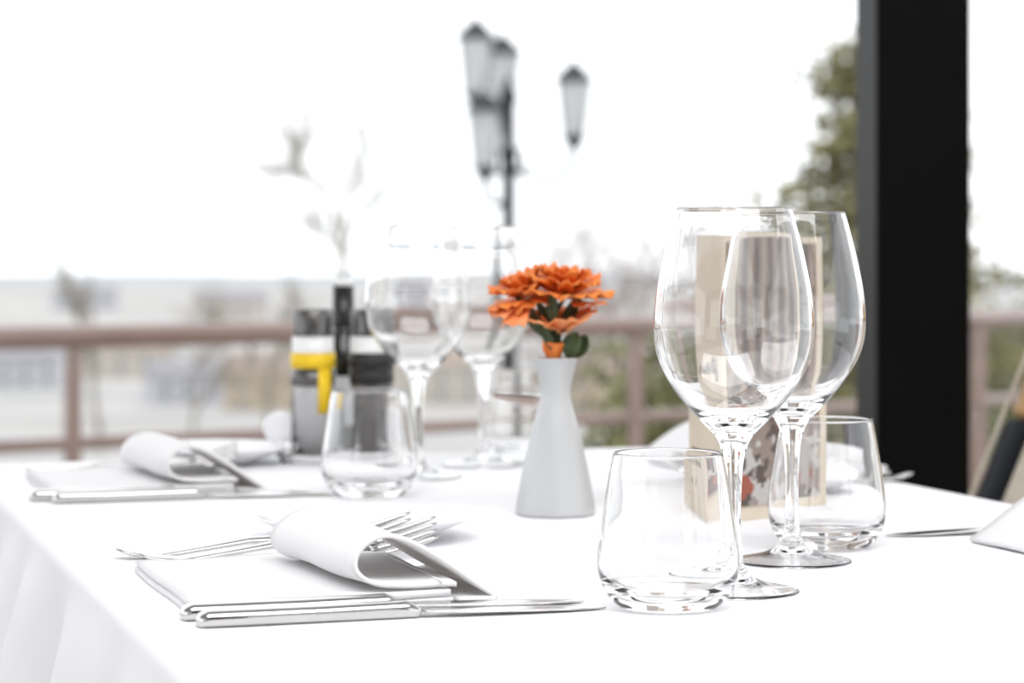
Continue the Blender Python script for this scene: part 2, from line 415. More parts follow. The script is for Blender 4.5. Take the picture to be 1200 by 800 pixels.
def napkin_proto(label, loc, rz):
    # local x: across the table from the sitter, local y: away along the table; starts at the near left corner
    t = thing('napkin', label, 'napkin', loc, rz, 'folded napkins')
    D = 0.198
    def sheet(path, n, ycurve=lambda s, k: 0, flare=0.0, x0=0.12, d0=0.0, d1=D, ny=14):
        P = spline(path, n)
        N = len(P)
        def pt(i, j):
            p = P[min(int(round(i * (N - 1))), N - 1)]
            y = d0 + (d1 - d0) * j
            f = 1 + flare * j
            wob = 0.0007 * math.sin(9 * j + 5 * i)
            return Vector((x0 + (p.x - x0) * f, y + ycurve(i, j), p.z * (1 + flare * 0.3 * j) + wob * min(1, p.z / 0.004)))
        return MB().grid(pt, N, ny)
    # the flat folded body: two plies
    def flat(x0, x1, z, y0, y1):
        return MB().grid(lambda i, j: Vector((x0 + (x1 - x0) * i + 0.0008 * math.sin(7 * j), y0 + (y1 - y0) * j,
                                              z + 0.0014 * math.sin(3.1 * i * 2 + j * 4) * math.sin(PI * i) + 0.002 * math.sin(PI * j) * math.sin(PI * min(1, i * 1.3)))), 22, 14)
    flat(0.0, 0.156, 0.0022, 0, D).build('bottom_fold', M['napkin'], t, solid=0.0036)
    flat(0.001, 0.155, 0.0066, 0.002, D - 0.004).build('top_fold', M['napkin'], t, solid=0.0040)
    # the end rolled back into an open tear-drop tube
    loop = [(0.158, 0, 0.0115), (0.150, 0, 0.0113), (0.130, 0, 0.0106), (0.111, 0, 0.0122), (0.1005, 0, 0.0190), (0.1005, 0, 0.0285), (0.109, 0, 0.0370),
            (0.121, 0, 0.0395), (0.136, 0, 0.0345), (0.154, 0, 0.0240), (0.169, 0, 0.0135), (0.1805, 0, 0.0056), (0.1835, 0, 0.0030), (0.177, 0, 0.0016), (0.160, 0, 0.0016)]
    sheet(loop, 6, flare=0.22, x0=0.186, ycurve=lambda i, j: 0.010 * (1 - j) * math.sin(PI * i), d0=0.000, d1=0.150).build('rolled_end', M['napkin'], t, solid=0.0028)
    # stitched hems of the inner plies
    MB().tube([(0.149, 0.0006, 0.0135), (0.149, 0.05, 0.0138), (0.149, 0.145, 0.0135)], 0.0008, 6).build('hem', M['napkin'], t)
    return t

def plate_proto(label, loc, rz):
    outer = [(0, 0.0), (0.040, 0.0), (0.042, 0.0012), (0.050, 0.0045), (0.064, 0.0098), (0.0795, 0.0165), (0.0805, 0.0175), (0.0800, 0.0183)]
    inner = [(0.0780, 0.0180), (0.064, 0.0128), (0.050, 0.0080), (0.044, 0.0055), (0.038, 0.0042), (0, 0.0040)]
    o = MB().lathe(outer + inner, 72).build('side_plate', M['china'])
    o.location = loc; o.rotation_euler = (0, 0, rz)
    return tag(o, label, 'plate', 'side plates')

def spot(side, row, u, v):       # a spot of the front left setting carried to any of the four settings
    dv = 0.71 * row
    return (uv(u, v + dv), TH) if side == 0 else (uv(1.259 - u, 2.895 - v + dv), TH + PI)
KN = [(0.235, 1.312), (0.231, 1.3395)]
FK = [(0.246, 1.596, -0.16), (0.236, 1.624, -0.15)]
k1, k2 = knife_proto('front steel knife beside the nearest napkin, closest to the lens', *spot(0, 0, *KN[0])), None
k2 = dup(k1, *spot(0, 0, *KN[1]), 'second steel knife, tucked against the nearest napkin')
dup(k1, *spot(0, 1, 0.240, 1.296), 'outer steel knife in front of the back left napkin')
dup(k1, *spot(0, 1, 0.224, 1.320), 'inner steel knife against the back left napkin, handle end catching tan light')
dup(k1, *spot(1, 0, *KN[0]), 'steel knife lying beside the napkin cut by the right picture edge')
n1 = napkin_proto('white napkin rolled open at one end, nearest the lens beside two knives', *spot(0, 0, 0.238, 1.355))
dup(n1, *spot(0, 1, 0.244, 1.334), 'white rolled napkin at the back left, in front of the blurred railing post')
dup(n1, *spot(1, 0, 0.247, 1.355), 'white napkin with its tip showing at the right picture edge')
dup(n1, *spot(1, 1, 0.246, 1.375), 'white rolled napkin behind the menu card and far right plate')
def fdup(o, side, row, i, label, du=0, dv=0):
    u, v, yaw = FK[i]; loc, rz = spot(side, row, u + du, v + dv); loc.z += 0.0002
    return dup(o, loc, rz + yaw, label)
u_, v_, yw = FK[0]; l_, r_ = spot(0, 0, u_, v_)
f1 = fork_proto('steel fork behind the nearest napkin, nearer of the pair', l_, r_ + yw)
fdup(f1, 0, 0, 1, 'steel fork behind the nearest napkin, farther of the pair')
fdup(f1, 0, 1, 0, 'steel fork behind the back left napkin, tines by the plate', 0, -0.02)
fdup(f1, 1, 1, 0, 'steel fork at the far right setting, handle end by the table edge', 0.02, 0.012)
fdup(f1, 1, 1, 1, 'second steel fork at the far right setting, nearer its side plate', 0.02, 0.012)
p1 = plate_proto('white side plate behind the nearest napkin and its forks', *spot(0, 0, 0.4235, 1.685))
dup(p1, *spot(0, 1, 0.434, 1.632), 'white side plate at the back left, next to the condiment tray')
dup(p1, *spot(1, 1, 0.420, 1.705), 'white side plate behind the menu card')

# ------------------------------------------------------------------ glasses
def wine_glass(label, loc):
    mm = 0.001
    outer = [(0, 7.2), (8, 6.6), (14, 5.2), (22, 3.2), (30, 1.35), (36, 0.25), (38.4, 0.0), (39.4, 0.6), (39.0, 1.3), (36, 1.95), (30, 3.1), (22, 5.0), (15, 7.4), (10.5, 10.2), (7.2, 14.5), (5.4, 21), (4.6, 32), (4.35, 50), (4.8, 66), (5.9, 78), (8.0, 87), (11.6, 94), (17.5, 100), (24.5, 107.5),
             (32.7, 117), (39.5, 127), (44.6, 137), (47.5, 147), (48.5, 157), (48.2, 167), (46.8, 180), (44.6, 192), (41.6, 206), (38.2, 219), (36.6, 225), (34.95, 230.5)]
    lip = [(34.86, 231.0), (34.62, 231.35), (34.32, 231.35), (34.08, 231.0)]
    inner = [(34.0, 230.5), (35.68, 225), (37.25, 219), (40.5, 206), (43.5, 192), (45.7, 180), (47.0, 167), (47.3, 157), (46.2, 147), (43.2, 137), (38.0, 127), (31.0, 117.6), (22.5, 109.0), (14.5, 103.8), (7.5, 101.2), (0, 100.4)]
    sp = cspline([(r, 0, z) for r, z in outer], 4) + [Vector((r, 0, z)) for r, z in lip] + cspline([(r, 0, z) for r, z in inner], 4)
    sp = [p * mm * 1.003 for p in sp]
    pr2 = [(max(p.x, 0), p.z) for p in sp]; pr2[0] = (0, pr2[0][1]); pr2[-1] = (0, pr2[-1][1])
    o = MB().lathe(pr2, 96).build('wine_glass', M['glass'])
    o.location = loc
    return tag(o, label, 'wine glass', 'wine glasses')
def tumbler(label, loc):
    mm = 0.001
    outer = [(0, 1.2), (14, 1.0), (22, 0.2), (25, 0.0), (28.0, 0.8), (32.5, 4.2), (37, 10), (40.1, 18), (41.0, 26), (40.4, 35), (38.8, 47), (36.7, 60), (34.2, 74), (32.8, 81), (31.75, 86.2)]
    lip = [(31.65, 86.7), (31.4, 87.05), (30.95, 87.05), (30.7, 86.7)]
    inner = [(30.6, 86.2), (31.6, 81), (33.0, 74), (35.2, 60), (37.2, 47), (38.8, 35), (39.2, 27), (38.0, 19), (34.2, 13), (27.5, 10), (14, 8.4), (0, 8.0)]
    sp = cspline([(r, 0, z) for r, z in outer], 4) + [Vector((r, 0, z)) for r, z in lip] + cspline([(r, 0, z) for r, z in inner], 4)
    sp = [Vector((p.x * mm, 0, p.z * mm * 1.03)) for p in sp]
    pr2 = [(max(p.x, 0), p.z) for p in sp]; pr2[0] = (0, pr2[0][1]); pr2[-1] = (0, pr2[-1][1])
    o = MB().lathe(pr2, 96).build('water_tumbler', M['glass'])
    o.location = loc
    return tag(o, label, 'tumbler', 'water tumblers')
E = Vector((0, 0, 0.0002))
wg = wine_glass('empty wine glass nearest the lens, overlapping the tumbler in front of it', on_table(860, 693) + E)
dup(wg, on_table(928, 658) + E, 0, 'empty wine glass in front of the black column')
dup(wg, on_table(490, 559) + E, 0, 'blurred wine glass beside the pepper grinder, left of the pair behind the flower')
dup(wg, on_table(566, 545) + E, 0, 'blurred wine glass directly behind the orange flower')
tb = tumbler('short empty tumbler nearest the lens, right of the knife tips', on_table(783, 712) + E)
dup(tb, on_table(969, 641) + E, 0, 'short empty tumbler on the right, against the foot of the black column')
dup(tb, on_table(433, 581) + E, 0, 'short empty tumbler in front of the condiment set')
dup(tb, on_table(612, 539) + E, 0, 'blurred tumbler half hidden behind the vase')

# ------------------------------------------------------------------ vase and flower
VP = on_table(651, 603)
def flute(a, z):
    k = max(0.0, min(1.0, (0.090 - z) / 0.05)); return 1 + 0.022 * k * math.cos(8 * a)
vpr = [(0, 0.002), (0.024, 0.001), (0.0285, 0.0), (0.0305, 0.0015), (0.0306, 0.005), (0.0285, 0.018), (0.0250, 0.037), (0.0205, 0.058), (0.0160, 0.076), (0.0130, 0.087), (0.0120, 0.094), (0.0125, 0.102), (0.0146, 0.112), (0.0166, 0.1195), (0.0174, 0.1222), (0.01745, 0.1229), (0.0170, 0.1232), (0.0165, 0.1228), (0.0156, 0.1195),
       (0.0132, 0.112), (0.0108, 0.102), (0.0102, 0.094), (0.0112, 0.086), (0.0140, 0.075), (0.0185, 0.056), (0.0225, 0.036), (0.0245, 0.012), (0, 0.010)]
va = MB().lathe([(p.x, p.z) for p in cspline([(max(r, 0), 0, z) for r, z in vpr], 4)][:-1] + [(0, 0.010)], 96, fn=flute).build('bud_vase', M['vase'])
va.location = VP + E; tag(va, 'white porcelain bud vase with a pinched neck holding orange flowers', 'vase')

fl = thing('orange_flower', 'orange ruffled flower spray with green leaves standing in the white vase', 'flower', VP + Vector((0, 0, 0)))
fr = random.Random(11)
def petal(mb, c, az, Lp, W, el0, el1, ruf, seed, nu=11, nv=11, r0=0.003):
    q = random.Random(seed); ph = q.uniform(0, 6); kk = q.uniform(5, 8)
    c = Vector(c); out = []
    pos = [(r0, 0.0)]; N = nu - 1
    for i in range(N):
        e = el0 + (el1 - el0) * ((i + .5) / N)
        pos.append((pos[-1][0] + Lp / N * math.cos(e), pos[-1][1] + Lp / N * math.sin(e)))
    def pt(i, j):
        s = i; t = 2 * j - 1
        r, z = pos[int(round(s * N))]
        wd = W * (0.22 + 0.78 * math.sin(PI * min(1, s * 0.52 + 0.06)) ** 0.9) 
        lx = t * wd / 2
        trim = -0.16 * Lp * t ** 4 * s ** 3
        up = 0.42 * ruf * s * s * (math.sin(kk * t + ph) + 0.4 * math.sin(1.9 * kk * t + 2 * ph)) - 0.10 * W * t * t * s
        dr = ruf * 0.22 * s * s * math.sin(kk * 1.3 * t + ph * 1.6)
        r2 = r + trim + dr
        return c + Vector((r2 * math.cos(az) - lx * math.sin(az), r2 * math.sin(az) + lx * math.cos(az), z + up))
    mb.grid(pt, nu, nv)
def bloom(name, c, rings, m, tilt=(0, 0)):
    b = MB()
    for (n, Lp, W, e0, e1, ruf, z0, a0) in rings:
        for k in range(n):
            petal(b, (0, 0, z0), a0 + 2 * PI * k / n + fr.uniform(-.15, .15), Lp * fr.uniform(.9, 1.1), W * fr.uniform(.9, 1.1), e0 + fr.uniform(-.12, .12), e1 + fr.uniform(-.15, .15), ruf, fr.random())
    o = b.build(name, m, fl, fixn=False, solid=0.0005)
    o.location = c; o.rotation_euler = (tilt[0], tilt[1], fr.uniform(0, 6) * 0)
    return o
Rd = math.radians
sc = 0.677e-3
def fx(px, py): return Vector(((px - 651) * sc, 0, (600 - py) * sc))
bloom('bloom', fx(660, 348), [(8, .036, .030, Rd(15), Rd(5), .0045, 0, .2), (8, .030, .027, Rd(42), Rd(18), .005, .002, .5), (7, .024, .022, Rd(65), Rd(30), .005, .005, .1), (6, .016, .016, Rd(80), Rd(55), .004, .008, .7)], M['petal'], (Rd(6), Rd(4)))
bloom('bloom', fx(617, 350) + Vector((0, 0.008, 0)), [(7, .031, .028, Rd(10), Rd(-12), .0045, 0, .5), (7, .027, .026, Rd(45), Rd(12), .005, .002, .2), (6, .021, .020, Rd(65), Rd(30), .005, .005, .6), (5, .013, .014, Rd(80), Rd(60), .004, .008, .0)], M['petal'], (Rd(5), Rd(-16)))
lp = MB()
for az, Lp, W, e0, e1 in ((Rd(200), .030, .026, Rd(-10), Rd(-35)), (Rd(232), .030, .024, Rd(-25), Rd(-50))):
    petal(lp, (0, 0, 0), az, Lp, W, e0, e1, .003, az)
o = lp.build('drooping_petals', M['petal_pale'], fl, fixn=False, solid=0.0005); o.location = fx(622, 352); o['label'] = 'pale coral drooping petals'
lp = MB(); petal(lp, (0, 0, 0), Rd(-25), .024, .022, Rd(-20), Rd(10), .003, 3); petal(lp, (0, 0, 0), Rd(-60), .020, .020, Rd(-25), Rd(0), .003, 4)
o = lp.build('outer_petals', M['petal_pale'], fl, fixn=False, solid=0.0005); o.location = fx(672, 350); o['label'] = 'pale yellow orange petals under the bloom'
bloom('lower_bloom', fx(656, 389), [(6, .031, .030, Rd(50), Rd(8), .003, 0, -.4), (4, .020, .022, Rd(62), Rd(35), .003, .001, .3)], M['petal_pale'], (Rd(10), Rd(-3)))
bloom('bud', fx(648, 419) + Vector((0, -0.006, 0)), [(5, .015, .013, Rd(80), Rd(62), .001, 0, -.9), (4, .013, .011, Rd(88), Rd(80), .001, 0, -.4)], M['petal'])
MB().tube(spline([(0, 0, .011), (0.001, 0, .07), (0.002, 0.001, .11), fx(655, 392), fx(656, 370)], 5), .0021, 8).build('stem', M['leaf'], fl)
MB().tube(spline([fx(654, 394), fx(650, 372), fx(660, 350)], 5), .0017, 8).build('stem', M['leaf'], fl)
MB().tube(spline([fx(652, 400), fx(636, 380) , fx(617, 352) + Vector((0, .008, 0))], 5), .0017, 8).build('stem', M['leaf'], fl)
def leaf(base, tip, W, bend, yo=0.0):
    b = Vector(base); d = Vector(tip) - b
    side = Vector((-d.z, 0.35 * d.length, d.x)).normalized() if abs(d.length) > 0 else Vector((1, 0, 0))
    nr = d.normalized().cross(side)
    MB().grid(lambda i, j: b + d * i + side * ((2 * j - 1) * W / 2 * math.sin(PI * (i * .92 + .04)) ** .8) + nr * (bend * math.sin(PI * i) + 0.15 * W * abs(2 * j - 1)) + Vector((0, yo, 0)), 12, 7).build('leaf', M['leaf'], fl, fixn=False, solid=0.0006)
leaf(fx(648, 400), fx(606, 346), .011, .003, -.006)
leaf(fx(652, 398), fx(630, 352), .010, -.003, -.010)
leaf(fx(650, 378), fx(647, 342), .010, .002, -.016)
leaf(fx(655, 392), fx(682, 344), .010, .003, -.004)
leaf(fx(666, 418), fx(676, 388), .015, .003, -.006)
leaf(fx(672, 419), fx(687, 392), .013, -.003, -.002)
leaf(fx(652, 412), fx(632, 372), .008, .002, -.010)

# ------------------------------------------------------------------ three-sided menu card
A = on_table(845, 613); B = on_table(808, 600); Cc = on_table(968, 600)
HM = 0.214
menu = thing('menu_card', 'three-sided cream menu card with a brown picture, standing behind the wine glasses', 'menu card', A + E)
def panel(p, q, name, m):
    d = (q - p); ang = math.atan2(d.y, d.x); o = MB().box((0, 0, 0), (d.length - 0.0006, 0.0009, HM)).build(name, m, menu, False)
    o.location = (p + q) / 2 - A + Vector((0, 0, HM / 2)); o.rotation_euler = (0, 0, ang); return o
panel(A, B, 'card_panel', M['card']); panel(A, Cc, 'card_panel', M['card']); panel(B, Cc, 'card_panel', M['card'])
# picture on the right-hand panel
pm, pt_, pb = nodemat('printed_dish_picture')
tc = pt_.nodes.new('ShaderNodeTexCoord'); sp_ = pt_.nodes.new('ShaderNodeSeparateXYZ'); pt_.links.new(tc.outputs['Object'], sp_.inputs[0])
def nd(k): return pt_.nodes.new(k)
wv = nd('ShaderNodeTexWave'); wv.inputs['Scale'].default_value = 16; wv.inputs['Distortion'].default_value = 2; wv.inputs['Detail'].default_value = 2
pt_.links.new(tc.outputs['Object'], wv.inputs['Vector'])
rw = nd('ShaderNodeValToRGB'); rw.color_ramp.elements[0].color = (0.055, 0.032, 0.022, 1); rw.color_ramp.elements[1].color = (0.25, 0.185, 0.145, 1)
pt_.links.new(wv.outputs['Fac'], rw.inputs['Fac'])
nn = nd('ShaderNodeTexNoise'); nn.inputs['Scale'].default_value = 70; nn.inputs['Detail'].default_value = 3
pt_.links.new(tc.outputs['Object'], nn.inputs['Vector'])
vm = nd('ShaderNodeVectorMath'); vm.operation = 'MULTIPLY_ADD'; vm.inputs[1].default_value = (0.05, 0.05, 0.05)
pt_.links.new(nn.outputs['Color'], vm.inputs[0]); pt_.links.new(tc.outputs['Object'], vm.inputs[2])
vo = nd('ShaderNodeTexVoronoi'); vo.inputs['Scale'].default_value = 55
pt_.links.new(vm.outputs[0], vo.inputs['Vector'])
sv = nd('ShaderNodeSeparateColor'); pt_.links.new(vo.outputs['Color'], sv.inputs[0])
rf = nd('ShaderNodeValToRGB'); rf.color_ramp.interpolation = 'CONSTANT'
cols = [(0, (0.26, 0.22, 0.20)), (0.30, (0.28, 0.07, 0.04)), (0.46, (0.22, 0.17, 0.14)), (0.6, (0.07, 0.05, 0.04)), (0.72, (0.30, 0.17, 0.08)), (0.82, (0.42, 0.40, 0.38))]
rf.color_ramp.elements[0].color = (*cols[0][1], 1); rf.color_ramp.elements[1].position = cols[1][0]; rf.color_ramp.elements[1].color = (*cols[1][1], 1)
for p_, c_ in cols[2:]:
    e = rf.color_ramp.elements.new(p_); e.color = (*c_, 1)
pt_.links.new(sv.outputs[0], rf.inputs['Fac'])
mr = nd('ShaderNodeMapRange'); mr.inputs[1].default_value = -0.030; mr.inputs[2].default_value = -0.045; mr.inputs[3].default_value = 0; mr.inputs[4].default_value = 1
pt_.links.new(sp_.outputs[2], mr.inputs[0])
mxp = nd('ShaderNodeMix'); mxp.data_type = 'RGBA'
pt_.links.new(mr.outputs[0], mxp.inputs[0]); pt_.links.new(rw.outputs['Color'], mxp.inputs[6]); pt_.links.new(rf.outputs['Color'], mxp.inputs[7])
pt_.links.new(mxp.outputs[2], pb.inputs['Base Color']); pb.inputs['Roughness'].default_value = 0.5
dAC = Cc - A; angC = math.atan2(dAC.y, dAC.x); wAC = dAC.length
pic = MB().box((0, 0, 0), (wAC - 0.014, 0.0006, HM - 0.016)).build('picture', pm, menu, False)
pic.location = dAC / 2 + Vector((0.0012 * math.sin(angC), -0.0012 * math.cos(angC), HM / 2 + 0.003)) + Vector((-0.003 * math.cos(angC), -0.003 * math.sin(angC), 0)); pic.rotation_euler = (0, 0, angC)
pic['label'] = 'brown printed picture of a dish on wood'
# lettering on the narrow left-hand panel: local x along the face seen left to right (B -> A)
dBA = A - B; angB = math.atan2(dBA.y, dBA.x); wBA = dBA.length
def strokes(name, lines, r):
    mb = MB()
    for ln in lines:
        P = spline([(x, 0, z) for x, z in ln], 4)
        mb.tube(P, r, 6, flat=0.3)
    o = mb.build(name, M['ink'], menu); o.location = (B - A) + Vector((0.0009 * math.sin(angB), -0.0009 * math.cos(angB), 0)); o.rotation_euler = (0, 0, angB); return o
zz = 0.108
strokes('script_lettering', [
    [(.016, zz + .006), (.018, zz), (.021, zz + .007), (.024, zz), (.027, zz + .007), (.029, zz + .001)],
    [(.033, zz + .008), (.033, zz + .001), (.036, zz)], [(.035, zz + .013), (.0355, zz + .0145)],
    [(.040, zz), (.041, zz + .008), (.045, zz + .009), (.047, zz + .001)],
    [(.066, zz + .012), (.058, zz + .014), (.055, zz + .007), (.060, zz + .003), (.066, zz + .010), (.067, zz - .004), (.066, zz - .014)]], 0.0015)
rs = random.Random(5)
def scribble(z, x0, x1):
    out = []; x = x0
    while x < x1 - .006:
        n = rs.randint(3, 5); ln = []
        for k in range(n * 2): ln.append((x, z + (k % 2) * rs.uniform(.0014, .0030))); x += .0013
        out.append(ln); x += .0022
    return out
strokes('small_lettering', scribble(.0500, .010, .072) + scribble(.0410, .008, .072), 0.0006)
strokes('small_marks', [[(.030, .026), (.030, .016)], [(.044, .027), (.044, .014)]], 0.0004)

# ------------------------------------------------------------------ condiment set
yc = 2.37
tray_c = on_table(396, 541)
tr = thing('condiment_tray', 'white china tray with two round upright ears under the grinders', 'tray', tray_c + E, 0)
def oval(n, a, b, z): return [Vector((a * math.cos(2 * PI * k / n), b * math.sin(2 * PI * k / n), z)) for k in range(n)]
MB().loft([oval(48, .054, .030, 0), oval(48, .058, .034, .002), oval(48, .060, .036, .008), oval(48, .0585, .0345, .008), oval(48, .056, .032, .0035)]).build('dish', M['china'], tr)
for sx in (-1, 1):
    e = MB().lathe([(0, -.003), (.014, -.003), (.0165, -.0015), (.0165, .0015), (.014, .003), (0, .003)], 40).build('ear', M['china'], tr)
    e.location = (sx * .0575, 0, .034); e.rotation_euler = (PI / 2, 0, 0)
    MB().tube([(sx * .0575, 0, .006), (sx * .0575, 0, .022)], .004, 10).build('ear_stalk', M['china'], tr)
def grinder(label, loc, fill, labm, flag):
    t = thing('spice_grinder', label, 'grinder', loc, 0, 'spice grinders')
    mm = .001
    MB().lathe([(0, 0), (20, 0), (21.5, 1.5), (21.5, 92), (20, 98), (17.5, 101), (16.5, 101), (19, 97), (20, 91), (20, 3), (0, 3)] and [(r * mm, z * mm) for r, z in [(0, 0), (20, 0), (21.5, 1.5), (21.5, 92), (20, 98), (17.5, 101), (16.5, 101), (19, 97), (20, 91), (20, 3), (0, 3)]], 48).build('glass_jar', M['glass'], t)
    MB().lathe([(r * mm, z * mm) for r, z in [(0, 3.2), (19.6, 3.2), (19.6, 78), (17, 82), (0, 83)]], 40).build('contents', fill, t)
    MB().lathe([(r * mm, z * mm) for r, z in [(0, 102), (20.5, 102), (21, 104), (20.5, 120), (0, 120)]], 40).build('collar', M['white_cap'], t)
    MB().lathe([(r * mm, z * mm) for r, z in [(0, 120.5), (19, 120.5), (19.2, 122), (19.2, 145), (18, 147), (0, 147.5)]], 40, fn=lambda a, z: 1 + .02 * math.cos(20 * a)).build('grinder_cap', M['grey_cap'], t)
    MB().lathe([(r * mm, z * mm) for r, z in [(21.7, 89), (22.1, 89), (22.1, 104), (21.7, 104), (21.7, 89)]], 48).build('label_band', labm, t)
    if flag:
        lb = MB(); n = 8
        a0, a1 = Rd(-72), Rd(-32)
        P = lambda i, j: Vector((.0219 * math.cos(a0 + (a1 - a0) * i), .0219 * math.sin(a0 + (a1 - a0) * i), .045 + .045 * j))
        lb.grid(P, n, 2).build('label_strip', labm, t, solid=0.0003)
        MB().lathe([(r * mm, z * mm) for r, z in [(21.65, 72), (21.9, 72), (21.9, 87), (21.65, 87), (21.65, 72)]], 48).build('grey_band', M['grey_cap'], t)
    else:
        MB().lathe([(r * mm, z * mm) for r, z in [(21.65, 74), (22.0, 74), (22.0, 88), (21.65, 88), (21.65, 74)]], 48).build('grey_band', M['black_label'], t)
    return t
c1 = tray_c + Vector((-.0245, 0, .0038)); c2 = tray_c + Vector((.033, .001, .0038))
grinder('salt grinder with yellow label and grey cap in the condiment set', c1, M['salt'], M['yellow'], True)
grinder('pepper grinder with black label beside the dark bottle', c2, M['pepper'], M['black_label'], False)
bt = thing('vinegar_bottle', 'tall dark bottle with black cap and white top behind the grinders', 'bottle', on_table(400, 531) + Vector((0.002, 0, .0002)))
MB().lathe([(r * .001, z * .001) for r, z in [(0, 0), (19, 0), (20.5, 2), (20.5, 92), (19, 104), (13, 118), (10.5, 126), (10.5, 132), (0, 132)]], 40).build('body', M['dark_glass'], bt)
MB().lathe([(r * .001, z * .001) for r, z in [(0, 132), (11, 132), (11.2, 133), (11, 172), (0, 172)]], 32).build('cap', M['black_plastic'], bt)
MB().lathe([(r * .001, z * .001) for r, z in [(0, 172.2), (11, 172.2), (11, 178), (10, 179.5), (0, 180)]], 32).build('cap_top', M['white_cap'], bt)
MB().lathe([(r * .001, z * .001) for r, z in [(20.6, 25), (20.9, 25), (20.9, 80), (20.6, 80), (20.6, 25)]], 40).build('label_band', M['salt'], bt)

# ------------------------------------------------------------------ chair pushed in at the far right
cc = uv(0.955, 2.08, -TOP)
ch = thing('dining_chair', 'wooden chair with dark navy back post and cream back panel at the right picture edge', 'chair', cc, TH + PI)
# local: faces +x, back towards -x
def bar(name, p, q, wx, wy, m, bev=.004):
    p, q = Vector(p), Vector(q); d = q - p
    R = d.to_track_quat('Z', 'Y').to_matrix()
    return MB().box((p + q) / 2, (wx, wy, d.length), R=R).build(name, m, ch, False, bevel=bev)
for sy in (-1, 1):
    bar('leg', (.20, sy * .20, 0), (.19, sy * .20, .44), .035, .035, M['tan_wood'])
    bar('leg', (-.26, sy * .20, 0), (-.19, sy * .20, .44), .035, .035, M['tan_wood'])
    bar('back_stile', (-.185, sy * .20, .43), (-.343, sy * .20, .775), .036, .040, M['navy'], .01)
    bar('stile_tip', (-.344, sy * .20, .777), (-.400, sy * .20, .90), .032, .036, M['tan_wood'], .008)
    MB().tube(spline([(-.170, sy * .212, .45), (-.264, sy * .213, .66), (-.327, sy * .212, .80), (-.378, sy * .205, .925)], 5), .0026, 8).build('cane_edging', M['cane'], ch)
MB().box((0, 0, .435), (.43, .43, .03)).build('seat_frame', M['tan_wood'], ch, False, bevel=.006)
MB().box((0.005, 0, .473), (.41, .40, .045)).build('seat_cushion', M['navy'], ch, False, bevel=.018)
bar('back_panel', (-.217, 0, .50), (-.393, 0, .885), .355, .018, M['cane'], .006)
bar('top_rail', (-.394, 0, .887), (-.412, 0, .93), .36, .026, M['tan_wood'], .008)

# ------------------------------------------------------------------ street lamp
YL = 23.0
base = seen(596, 300, YL); zg = ground_z(YL)
sl = thing('street_lamp', 'dark cast iron street lamp with four lanterns beyond the railing', 'street lamp', (base.x, YL, zg))
def lpnt(px, py, dy=0.0):
    p = seen(px, py, YL); return Vector((p.x - base.x, dy, p.z - zg))
zt = lpnt(596, 92).z
MB().lathe([(0, 0), (.22, 0), (.22, .12), (.16, .2), (.14, .7), (.10, .85), (.085, 1.2), (.075, 3.3), (.11, 3.36), (.11, 3.44), (.07, 3.5), (.065, zt - .25), (.10, zt - .2), (.06, zt - .1), (.02, zt), (0, zt + .02)], 20).build('post', M['lamp_iron'], sl)
def lantern(px, ytop, dy):
    c = lpnt(px, ytop, dy); px_m = YL / F; n = 6
    z0 = c.z
    ring = lambda r, z: [Vector((c.x + r * math.cos(2 * PI * k / n + .3), c.y + r * math.sin(2 * PI * k / n + .3), z)) for k in range(n)]
    r1, r2 = 20 * px_m, 13 * px_m; za = z0 - 26 * px_m; zb = z0 - 92 * px_m
    g = MB().loft([ring(r2, zb), ring(r1, za)]).build('lantern', M['lamp_glass'], sl, False)
    MB().lathe([(r1 * 1.18, za - .01), (r1 * 1.22, za + .02), (r1 * .95, za + .06), (r1 * .55, za + .13), (r1 * .22, za + .17), (r1 * .12, za + .19), (.015, z0), (0, z0 + .01)], 6, (c.x, c.y, 0), .3).build('lantern_roof', M['lamp_iron'], g, False)
    fr_ = MB()
    for p, q in zip(ring(r2 * 1.02, zb), ring(r1 * 1.02, za)): fr_.tube([p, q], .007, 6)
    fr_.build('frame', M['lamp_iron'], g)
    MB().lathe([(r2 * 1.1, zb + .02), (r2 * 1.1, zb - .02), (r2 * .7, zb - .07), (.03, zb - .13), (0, zb - .13)], 6, (c.x, c.y, 0), .3).build('lantern_cup', M['lamp_iron'], g, False)
    return Vector((c.x, c.y, zb - .10))
b1 = lantern(558, 20, -.1); b2 = lantern(673, 68, .1); b3 = lantern(569, 107, -.35); b4 = lantern(589, 32, .45)
def arm(name, pts, r=.028): MB().tube(spline(pts, 7), r, 10).build(name, M['lamp_iron'], sl)
arm('arm', [(0, 0, lpnt(596, 190).z), lpnt(620, 205, .03), lpnt(648, 210, .07), lpnt(668, 195, .1), b2], .03)
arm('arm', [(0, 0, lpnt(596, 232).z), lpnt(584, 240, -.15), lpnt(572, 232, -.3), b3], .03)
arm('arm', [(0, 0, lpnt(596, 128).z), lpnt(578, 130, -.05), b1], .045)
arm('arm', [(0, 0, lpnt(596, 140).z), lpnt(592, 146, .3), b4], .035)
for s_ in (1, -1):
    sp2 = [(s_ * (.06 + .09 * (1 - math.cos(a)) * .5 + .0), 0, lpnt(596, 190).z + .12 * math.sin(a)) for a in [k * .5 for k in range(13)]]
    MB().tube(sp2, .02, 8).build('scroll', M['lamp_iron'], sl)

